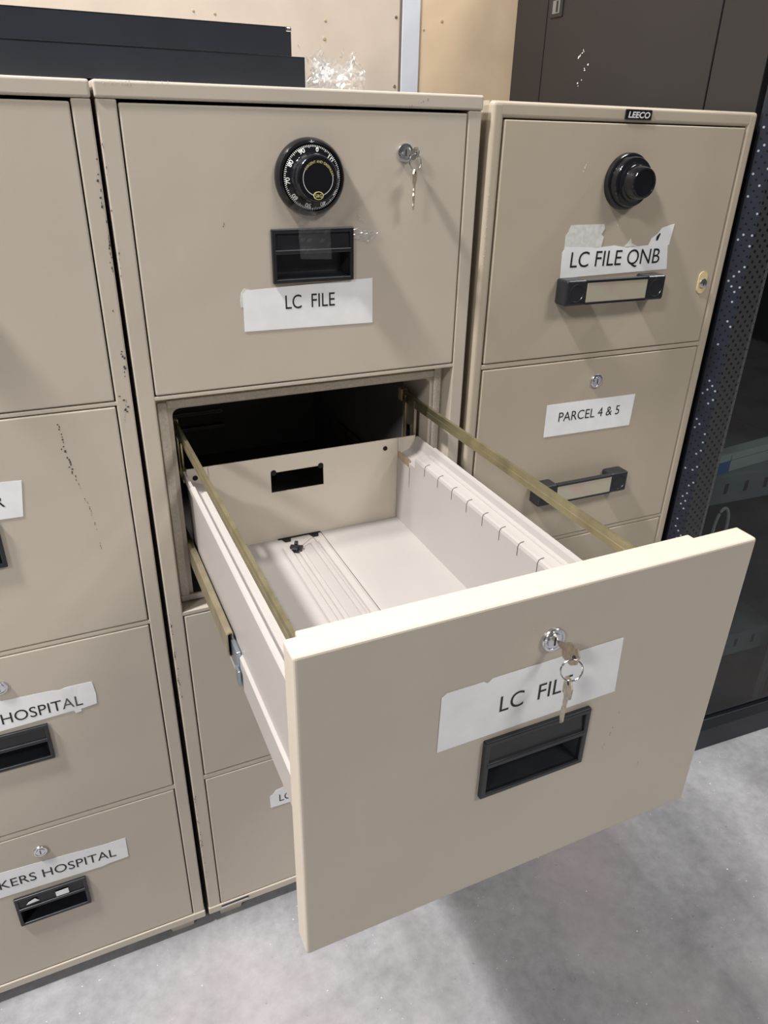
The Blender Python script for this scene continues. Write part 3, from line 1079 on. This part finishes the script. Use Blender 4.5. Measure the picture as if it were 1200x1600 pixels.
add_paper_label(e3, rel([(.180, .652), (q - .290, .651), (q - .160, .656), (q - .158, .650), (q - .149, .651), (q - .149, .656), (q - .124, .659), (q - .1225, .680), (q - .125, .706), (q - .165, .7065), (q - .175, .704), (q - .185, .7065), (q - .260, .710), (.180, .713)], 2),
                [('HOSPITAL', q - .2645 - A, q - .1445 - A, .6640 - P[2][0], .6845 - P[2][0], 0.0)])
crinkled_strip(e3, rel([(q - .176, .649), (q - .154, .650), (q - .151, .703), (q - .172, .705)], 2), -0.0012, 11, amp=0.0012)
z_ = -P[3][0]
e4 = closed_drawer(LEFT, 3, BEIGE)
add_lock(e4, 0.268 - A, 0.367 - P[3][0], 0.0118)
add_paper_label(e4, rel([(.150, .284), (q - .170, .2775), (q - .160, .2800), (q - .1235, .281), (q - .1225, .332), (q - .160, .3320), (q - .240, .3385), (.150, .347)], 3),
                [('KERS HOSPITAL', q - .3385 - A, q - .1435 - A, .3030 + z_, .3235 + z_, -0.048)])
for c in e4.children:
    if c.name.startswith('handle'):
        m_old = c
bpy.data.objects.remove(m_old)
add_flush_handle(e4, 0.2055 - A, 0.1445, worn=True)

# ------------------------------------------------------------------ right cabinet
RX = 0.5371
RIGHT = empty('filing_cabinet', (RX, -0.0034, 0), (0, 0.0023, 0))
tag(RIGHT, 'darker beige filing cabinet with black bar handles and round dial, beside the black rack', 'filing cabinet', GROUP)
RA, RB = 0.0219, 0.0234
RH = 1.5547
RP = [(1.1646, 1.5309), (0.7876, 1.1535), (0.4080, 0.7779), (0.0450, 0.3980)]
mb = MB(BEIGE_B)
st = 0.003
mb.box(0.0015, W - 0.0015, 0.03, DEPTH, RH - .004, RH)
mb.box(0, st, 0.012, DEPTH, 0.03, RH)
mb.box(W - st, W, 0.012, DEPTH, 0.03, RH)
mb.box(0, W, DEPTH - st, DEPTH, 0.03, RH)
mb.box(0, RA - GAPW, 0, 0.034, 0.03, RH, None, 0.006, 4)
mb.box(W - RB + GAPW, W, 0, 0.034, 0.03, RH, None, 0.006, 4)
mb.box(0.004, W - 0.004, 0.0002, 0.034, 1.5309 + GAPW, RH, None, 0.005, 4)
mb.box(0.004, W - 0.004, 0.0002, 0.034, 0.03, 0.045 - GAPW, None, 0.003, 3)
for k in range(3):
    mb.box(RA - .004, W - RB + .004, 0.0006, 0.034, RP[k + 1][1] + GAPW * .8, RP[k][0] - GAPW * .8, None, 0.0015, 2)
mb.box(st, W - st, 0.036, 0.040, 0.04, 1.545, SHADOWGAP)
scuff_line(mb, [(0.004, 1.44), (0.005, 1.32)], 0.0016, -.0002, SCUFFL, 41, 0.5)
mb.build('body', RIGHT)
for x0, x1 in ((0.022, 0.078), (W - 0.078, W - 0.022)):
    for yy0 in (0.012, DEPTH - 0.10):
        mb = MB(BEIGE_B)
        mb.box(x0, x1, yy0, yy0 + .085, 0.0, 0.033, None, 0.002)
        mb.build('foot', RIGHT)
mb = MB(BLACKG)
mb.box(.2415, .2945, -.0020, .0006, 1.5365, 1.5510, None, 0.0015)
for t_ in (1,):
    mb.text('LEECO', .2465, .2895, 1.5395, 1.5480, -.0024, simple('silver_letters', (0.70, 0.70, 0.70), 0.35), xform=lambda p: Vector((p.x + (p.z - 1.5395) * 0.18, p.y, p.z)), bold=0.03)
bd = mb.build('badge', RIGHT)
bd['label'] = 'black name badge with silver LEECO letters'


def bar_handle(parent, x0, x1, z0, z1):
    """Black D-handle: two posts, a flat bar between them holding an iridescent card."""
    mb = MB(BLACKP)
    pw = 0.042
    yf = -0.030
    for xa in (x0, x1 - pw):
        mb.box(xa, xa + pw, yf, 0.001, z0, z1, None, 0.004, 3)
        cxp, czp = xa + pw / 2, (z0 + z1) / 2
        mb.lathe([(0.0150, -0.001), (0.0150, 0.0006), (0.0138, 0.0010), (0.0134, 0.0002), (0.00005, 0.0002)], (cxp, yf, czp), n=32)
    mb.box(x0 + pw - .003, x1 - pw + .003, yf + .0005, yf + .010, z0 + .001, z1 - .001, None, 0.0015)
    mb.box(x0 + pw - .001, x1 - pw + .001, yf - .0012, yf + .002, z0 + .001, z0 + .0050, BLACKG, 0.0008)
    mb.box(x0 + pw - .001, x1 - pw + .001, yf - .0012, yf + .002, z1 - .0050, z1 - .001, BLACKG, 0.0008)
    mb.box(x0 + pw, x1 - pw, yf - .0004, yf + .002, z0 + .0052, z1 - .0052, FOIL)
    return mb.build('handle', parent)


RD = []
for k in range(4):
    zz0, zz1 = RP[k]
    w, h = W - RA - RB, zz1 - zz0
    mb = MB(BEIGE_B)
    mb.box(0, w, 0, 0.022, 0, h, None, 0.002, 3)
    mb.box(0.02, w - 0.02, 0.022, 0.032, 0.012, h - 0.012, SHADOWGAP)
    if k == 0:
        scuff_line(mb, [(0.155, .296), (0.158, .312)], 0.0025, -.0003, SCUFFL, 51, 0.6)
        scuff_line(mb, [(0.238, .210), (0.245, .232)], 0.0012, -.0003, SCUFFL, 52, 0.7)
    o = mb.build('drawer', RIGHT, (RA, 0, zz0))
    RD.append(o)


def rr(pts, k):
    return [(x - RA, z - RP[k][0]) for x, z in pts]


add_plain_dial(RD[0], 0.2630 - RA, 1.4475 - RP[0][0])
zq = -RP[0][0]
bar_handle(RD[0], .151 - RA, .363 - RA, 1.258 + zq, 1.300 + zq)
mb = MB(PAPER)
paper(mb, rr([(.157, 1.299), (.388, 1.304), (.380, 1.346), (.330, 1.346), (.290, 1.3435), (.262, 1.3480), (.225, 1.3455), (.160, 1.349), (.1545, 1.340)], 0), -.0004)
paper(mb, rr([(.158, 1.346), (.233, 1.346), (.236, 1.362), (.230, 1.367), (.236, 1.376), (.233, 1.3825), (.166, 1.3825), (.161, 1.370), (.157, 1.366)], 0), -.0003, TORN)
paper(mb, rr([(.282, 1.345), (.312, 1.345), (.298, 1.351), (.294, 1.359), (.289, 1.350)], 0), -.0003, TORN)
paper(mb, rr([(.335, 1.345), (.383, 1.345), (.387, 1.380), (.372, 1.377), (.360, 1.374), (.352, 1.364), (.340, 1.357)], 0), -.0003)
mb.text('LC FILE QNB', .1735 - RA, .3665 - RA, 1.3155 + zq, 1.3405 + zq, -.0010, INK)
mb.face([(x - RA, -.0010, z + zq) for x, z in ((.3510, 1.3535), (.3550, 1.3535), (.3590, 1.3640), (.3570, 1.3660), (.3510, 1.3600))], INK)
mb.build('paper_label', RD[0])
# oval keyhole plate
mb = MB(IVORY)
kx, kz = .481 - RA, 1.276 + zq
pts = []
for t in range(40):
    a = 2 * math.pi * t / 40
    pts.append((kx + 0.0105 * math.cos(a), 0.0005, kz + (0.0095 if math.sin(a) > 0 else -0.0095) + 0.0105 * math.sin(a)))
mb.prism(pts, (0, -0.0022, 0))
mb.lathe([(0.0085, 0.0015), (0.0080, 0.0040), (0.0062, 0.0046), (0.00005, 0.0046)], (kx + .001, 0, kz - .001), CHROME, n=28)
mb.box(kx + .0002, kx + .0018, -.0050, -.0044, kz - .006, kz + .001, INK)
lk = mb.build('lock', RD[0])
lk['label'] = 'silver keyhole in an oval ivory plate'

zq = -RP[1][0]
add_lock(RD[1], .269 - RA, 1.110 + zq, 0.0130)
bar_handle(RD[1], .151 - RA, .363 - RA, .882 + zq, .924 + zq)
add_paper_label(RD[1], rr([(.166, 1.012), (.369, 1.010), (.370, 1.0735), (.165, 1.0750)], 1), [('PARCEL 4 & 5', .1945 - RA, .3370 - RA, 1.0395 + zq, 1.0575 + zq, -0.016)])
add_lock(RD[2], .269 - RA, .735 - RP[2][0], 0.0130)
bar_handle(RD[2], .151 - RA, .363 - RA, .505 - RP[2][0], .547 - RP[2][0])
add_lock(RD[3], .269 - RA, .355 - RP[3][0], 0.0130)
bar_handle(RD[3], .151 - RA, .363 - RA, .135 - RP[3][0], .177 - RP[3][0])

# ------------------------------------------------------------------ keys


def key_mesh(name, parent, head, direction, facing, length=0.052, mat=KEYBRASS, hw=0.0115):
    """A flat key: bow with a hole-like rim, blade with cut teeth. head=bow top, direction=towards the tip, facing=normal."""
    d = Vector(direction).normalized()
    n = Vector(facing).normalized()
    u = d.cross(n).normalized()
    n = u.cross(d).normalized()
    head = Vector(head)
    mb = MB(mat)
    bl = 0.020
    prof = [(-hw * .5, 0), (hw * .5, 0), (hw, .005), (hw, bl - .004), (hw * .55, bl)]
    teeth = []
    k = 0
    s = bl
    while s < length - 0.004:
        teeth.append((0.0032 if k % 2 == 0 else 0.0018 + 0.0006 * (k % 3), s + 0.001))
        s += 0.0034
        k += 1
    prof += teeth + [(0.0, length), (-0.0030, length - .004), (-0.0030, bl), (-hw * .55, bl), (-hw, bl - .004), (-hw, .005)]
    pts = [head + u * a + d * b - n * 0.0009 for a, b in prof]
    mb.prism([tuple(p) for p in pts], tuple(n * 0.0018))
    c = head + d * 0.0045
    for sgn in (1, -1):
        q = [c + u * 0.0024 * math.cos(2 * math.pi * t / 14) + d * 0.0024 * math.sin(2 * math.pi * t / 14) + n * sgn * 0.00095 for t in range(14)]
        mb.prism([tuple(p) for p in q], tuple(n * sgn * 0.0001), INK)
    return mb.build(name, parent)


def ring_mesh(name, parent, c, r, nrm, mat=CHROME, rad=0.0008):
    n = Vector(nrm).normalized()
    u = n.cross(Vector((0, 0, 1)))
    if u.length < 1e-3:
        u = Vector((1, 0, 0))
    u.normalize()
    w = n.cross(u)
    mb = MB(mat)
    c = Vector(c)
    mb.tube([c + r * (math.cos(2 * math.pi * t / 36) * u + math.sin(2 * math.pi * t / 36) * w) for t in range(36)], rad, n=8, closed=True)
    return mb.build(name, parent)


# keys in the top drawer's lock (middle cabinet)
K1 = empty('key_ring', (0.4115, -0.0050, 1.4845))
tag(K1, 'two keys on a wire ring in the lock of the closed top drawer', 'keys', 'keys left in the drawer locks')
key_mesh('key', K1, (-0.0010, -0.0225, 0.000), (0.0, 0.0225, 0.0), (-0.95, 0, 0.3), 0.0235, STEEL, 0.0085)
ring_mesh('ring', K1, (-0.0045, -0.0205, -0.0105), 0.0105, (0.25, -1, 0.15))
key_mesh('key', K1, (-0.0045, -0.0210, -0.0190), (0.01, 0.06, -1), (0.75, -0.66, 0), 0.054, KEYBRASS, 0.0085)

# keys in the open drawer's lock
K2 = empty('key_ring', (0.2675, -PULL - 0.0050, 1.1110))
tag(K2, 'two keys on a wire ring, hanging from the lock of the open drawer', 'keys', 'keys left in the drawer locks')
key_mesh('key', K2, (0.0000, -0.0290, -0.0015), (0.0, 0.029, 0.0015), (-0.95, 0, 0.22), 0.030, KEYBRASS, 0.0088)
ring_mesh('ring', K2, (-0.0045, -0.0280, -0.0110), 0.0100, (-0.35, -1.0, 0.25))
key_mesh('key', K2, (-0.0062, -0.0295, -0.0185), (-0.03, 0.01, -1), (-0.95, 0.30, 0), 0.051, KEYBRASS, 0.0085)

# ------------------------------------------------------------------ things on top of the cabinets


def shelf_panel(name, x0, x1, y0, y1, z0, z1, label):
    """Black folded-steel shelf: top skin, deep front lip, end flange."""
    root = empty(name, (x1, y0, z0))
    tag(root, label, 'shelf', 'black steel shelf panels stacked on the cabinets')
    L_, D_, h = x1 - x0, y1 - y0, z1 - z0
    mb = MB(BLACKM)
    mb.box(-L_, 0, 0, 0.0015, 0, h, None, 0.0006)
    mb.box(-L_, 0, D_ - .0015, D_, 0, h, None, 0.0006)
    mb.box(-L_, 0, 0, D_, h - .0018, h, None, 0.0006)
    mb.box(-L_, 0, 0.0005, 0.022, 0, .0015)
    mb.box(-L_, 0, D_ - .022, D_, 0, .0015)
    mb.build('shelf_deck', root)
    mb = MB(BLACKM)
    mb.box(-.0018, 0.0, 0.002, D_ - .002, 0.0005, h - .002, None, 0.0005)
    mb.build('end_flange', root)
    return root


s1 = shelf_panel('shelf_panel', -0.62, 0.2725, 0.045, 0.275, 1.5608, 1.5965, 'long black steel shelf panel lying directly on the cabinet tops, lower of the two')
s2 = shelf_panel('shelf_panel', -0.64, 0.2545, 0.045, 0.272, 1.5967, 1.6290, 'long black steel shelf panel with a bare steel corner, resting on the other panel')
mb = MB(CHROME)
mb.box(-.0075, .0006, -.0008, .010, .0265, .0328, simple('bare_steel_corner', (0.20, 0.19, 0.18), 0.5, metal=0.6), 0.002, 3)
mb.build('corner_cap', s2)


def crumple():
    """Several creased film sheets gathered into one loose heap."""
    mb = MB(WRAP)
    bm = mb.bm
    rnd = random.Random(11)
    sheets = [(-.020, .028, .040, .0, .30), (.002, .040, .046, .012, -.1), (.022, .036, .044, -.006, .25), (.010, .050, .036, -.016, .05), (-.004, .044, .030, .020, .4), (.030, .022, .034, .010, -.4), (-.012, .026, .050, -.010, -.25)]
    for q, (cx, wx, hz, cy, lean) in enumerate(sheets):
        nx, nz = 16, 12
        V = []
        for j in range(nz + 1):
            v = j / nz
            row = []
            for i in range(nx + 1):
                u = i / nx - 0.5
                edge = 1.0 + 0.22 * noise.noise(Vector((u * 6, q * 3.3, 1.5)))
                z = hz * v * edge * (1 - 0.35 * (2 * u) ** 2)
                x = cx + wx * u * (1.05 - 0.25 * v) + lean * z * 0.5
                p = Vector((x * 70, z * 70, q * 5.0))
                y = cy + 0.020 * noise.noise(p * 0.5) + 0.012 * abs(noise.noise(p * 1.1)) + 0.005 * noise.noise(p * 2.6)
                x += 0.006 * noise.noise(p * 1.3 + Vector((7, 7, 7)))
                z += 0.005 * noise.noise(p * 1.2 + Vector((3, 9, 2)))
                row.append(bm.verts.new((x, y, max(z, 0.0003))))
            V.append(row)
        for j in range(nz):
            for i in range(nx):
                bm.faces.new((V[j][i], V[j][i + 1], V[j + 1][i + 1], V[j + 1][i]))
    for (bx, bz, tx, tz, w) in ((-.022, .020, -.044, .050, .007), (-.030, .012, -.040, .034, .006), (.010, .040, .014, .050, .008)):
        n = 8
        last = None
        for k in range(n + 1):
            t = k / n
            x, z = bx + (tx - bx) * t, bz + (tz - bz) * t
            ww = w * (1 - t * .8)
            a = bm.verts.new((x - ww * .5, -0.006 + 0.012 * noise.noise(Vector((x * 80, z * 80, 1))), z + .003 * noise.noise(Vector((k, 2, 0.5)))))
            b = bm.verts.new((x + ww * .5, 0.010 * noise.noise(Vector((x * 70, z * 90, 4))), z + .004 * noise.noise(Vector((k, 5, 0.5)))))
            if last:
                bm.faces.new((last[0], last[1], b, a))
            last = (a, b)
    bmesh.ops.scale(bm, vec=(1.15, 1.0, 1.06), verts=bm.verts)
    return mb.build('plastic_wrap', None, (0.3250, 0.080, 1.5585))


tag(crumple(), 'crumpled clear plastic wrap lying on the middle cabinet right of the black panels', 'plastic wrap')

# ------------------------------------------------------------------ server rack on the right
RK = empty('server_rack', (1.0835, -0.0270, 0), (0, 0, math.radians(-3.0)))
tag(RK, 'black server rack with perforated door frame and dark glass, right of the filing cabinets', 'server rack')
KW, KD, KH = 0.62, 0.905, 2.0
for nm, bx in (('back_panel', (0.020, KW - .020, KD - .004, KD - .0005, 0.03, KH - .02)), ('top_panel', (0, KW, 0.045, KD, KH - .02, KH)),
               ('base', (0.0, KW, 0.045, KD, 0.0, 0.03)), ('plinth', (0.0, KW, 0.004, 0.0445, 0.0, 0.072)),
               ('upright', (0.060, 0.078, 0.080, 0.097, 0.03, KH - .02)), ('upright', (KW - .078, KW - .060, 0.080, 0.097, 0.03, KH - .02)),
               ('corner_post', (0.0, 0.020, 0.047, 0.1725, 0.03, KH - .02)), ('corner_post', (KW - .020, KW, 0.047, 0.1725, 0.03, KH - .02)),
               ('corner_post', (0.0, 0.020, 0.760, KD, 0.03, KH - .02)), ('corner_post', (KW - .020, KW, 0.760, KD, 0.03, KH - .02)),
               ('side_panel', (KW - .012, KW, 0.1765, 0.7565, 0.034, KH - .024))):
    mb = MB(SHELFGREY if nm == 'upright' else BROWNSTEEL if nm in ('corner_post', 'side_panel') else RACKBLUE)
    mb.box(*bx, None, 0.0015)
    mb.build(nm, RK)
# left side panel with its latch; its mesh is laid out facing -y and turned to face the filing cabinets
mb = MB(BROWNSTEEL)
pw_, ph0, ph1 = 0.580, 0.034, KH - .024
mb.box(0, pw_, 0, 0.012, ph0, ph1, None, 0.002)
for pts_, wd, sd in (([(.150, 1.664), (.172, 1.684)], .004, 62), ([(.160, 1.612), (.176, 1.628), (.190, 1.655)], .005, 63)):
    scuff_line(mb, pts_, wd, -.0003, SCUFFL, sd, .6)
sp_ = mb.build('side_panel', RK, (0.0, 0.7565, 0))
sp_.rotation_euler = (0, 0, math.radians(-90))
mb = MB(BLACKP)
lx = 0.7565 - 0.740
mb.box(lx, lx + .050, -.0030, .002, 1.757, 1.850, None, 0.0012)
mb.box(lx + .008, lx + .040, -.0036, .002, 1.764, 1.792, BLUEZ, 0.001)
mb.box(lx + .024, lx + .032, -.0042, .002, 1.767, 1.790, BLACKG, 0.0005)
mb.box(lx + .006, lx + .044, -.0050, .002, 1.795, 1.842, STEEL, 0.002)
mb.build('latch', sp_)

# door: bevelled perforated stiles, top and bottom rail, glass
mb = MB(RACKBLUE)
mb.box(0.016, KW - .016, 0.0, 0.022, 0.075, 0.118, None, 0.002)
mb.box(0.016, KW - .016, 0.0, 0.022, KH - .05, KH - .01, None, 0.002)
for k in range(12):
    mb.box(0.03, KW - .03, -.0012, 0.001, 0.0785 + k * 0.0028, 0.0800 + k * 0.0028)
for xa in (.030, KW - .060):
    mb.box(xa, xa + .030, .012, .022, .100, KH - .03)
DR = mb.build('door', RK)
for sg in (1, -1):
    def X(d):
        return d if sg == 1 else KW - d
    mb = MB(PERF)
    mb.face([(X(.016), 0, .118), (X(.0650), 0, .118), (X(.0650), 0, KH - .05), (X(.016), 0, KH - .05)][::sg], PERF)
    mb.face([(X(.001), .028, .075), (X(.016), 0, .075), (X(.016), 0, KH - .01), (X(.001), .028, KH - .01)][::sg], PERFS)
    mb.face([(X(.001), .033, .075), (X(.001), .028, .075), (X(.001), .028, KH - .01), (X(.001), .033, KH - .01)][::sg], RACKBLUE)
    mb.face([(X(.0650), 0, .118), (X(.0725), .001, .118), (X(.0725), .001, KH - .05), (X(.0650), 0, KH - .05)][::sg], PERFT)
    mb.face([(X(.0725), .001, .118), (X(.0725), .012, .118), (X(.0725), .012, KH - .05), (X(.0725), .001, KH - .05)][::sg], RACKBLUE)
    mb.face([(X(.001), .033, .075), (X(.0725), .030, .075), (X(.0725), .030, KH - .01), (X(.001), .033, KH - .01)][::-sg], RACKBLUE)
    st_ = mb.build('perforated_stile', DR)
mb = MB(GLASS)
mb.box(0.0725, KW - .0725, 0.006, 0.010, 0.116, KH - .05)
mb.build('glass_pane', DR)
# trim bead under the glass
mb = MB(BLACKG)
mb.box(0.07, KW - .07, -.001, 0.006, 0.116, 0.1195, None, 0.001)
mb.build('glass_bead', DR)
# shelves inside
for zz in (0.803, 0.300):
    mb = MB(SHELFGREY)
    mb.box(0.080, KW - .080, 0.101, 0.70, zz - .004, zz)
    mb.box(0.080, KW - .080, 0.098, 0.102, zz - .072, zz, None, 0.001)
    for k in range(6):
        mb.box(0.155 + k * .062, 0.166 + k * .062, 0.0972, 0.0990, zz - .046, zz - .020, SHADOWGAP)
    mb.build('rack_shelf', RK)


def rk(x, y, z):
    a = math.radians(-3.0)
    return (1.0835 + x * math.cos(a) - y * math.sin(a), -0.027 + x * math.sin(a) + y * math.cos(a), z)


EQ = empty('network_switch', rk(0.130, 0.101, 0.8032), (0, 0, math.radians(6.0)))
tag(EQ, 'white flat equipment box with a blue sticker on a shelf behind the rack glass', 'network equipment')
mb = MB(DEVWHITE)
mb.box(0.0, 0.37, 0.0, 0.035, 0.0, 0.047, None, 0.0015)
mb.box(0.107, 0.1085, -.0006, 0.001, 0.002, 0.045, SHELFGREY)
mb.box(0.107, 0.37, -.0006, 0.001, 0.030, 0.0310, SHELFGREY)
mb.build('case', EQ)
mb = MB(STICKBLUE)
mb.box(0.052, 0.106, -.0010, 0.0004, 0.001, 0.031)
mb.build('sticker', EQ)
mb = MB(CABLEW)
pts = [rk(0.172, 0.060, 0.040), rk(0.172, 0.060, 0.40), rk(0.172, 0.060, 0.60)]
for t in range(20):
    a = math.radians(180 - 180 * t / 19)
    pts.append(rk(0.192 + 0.020 * math.cos(a), 0.060, 0.690 + 0.052 * math.sin(a)))
pts += [rk(0.206, 0.060, 0.62), rk(0.195, 0.060, 0.50), rk(0.192, 0.060, 0.040)]
mb.tube(pts, 0.0035, n=8)
cb = mb.build('cable')
tag(cb, 'white cable looped inside the black rack close to its perforated door edge', 'cable')
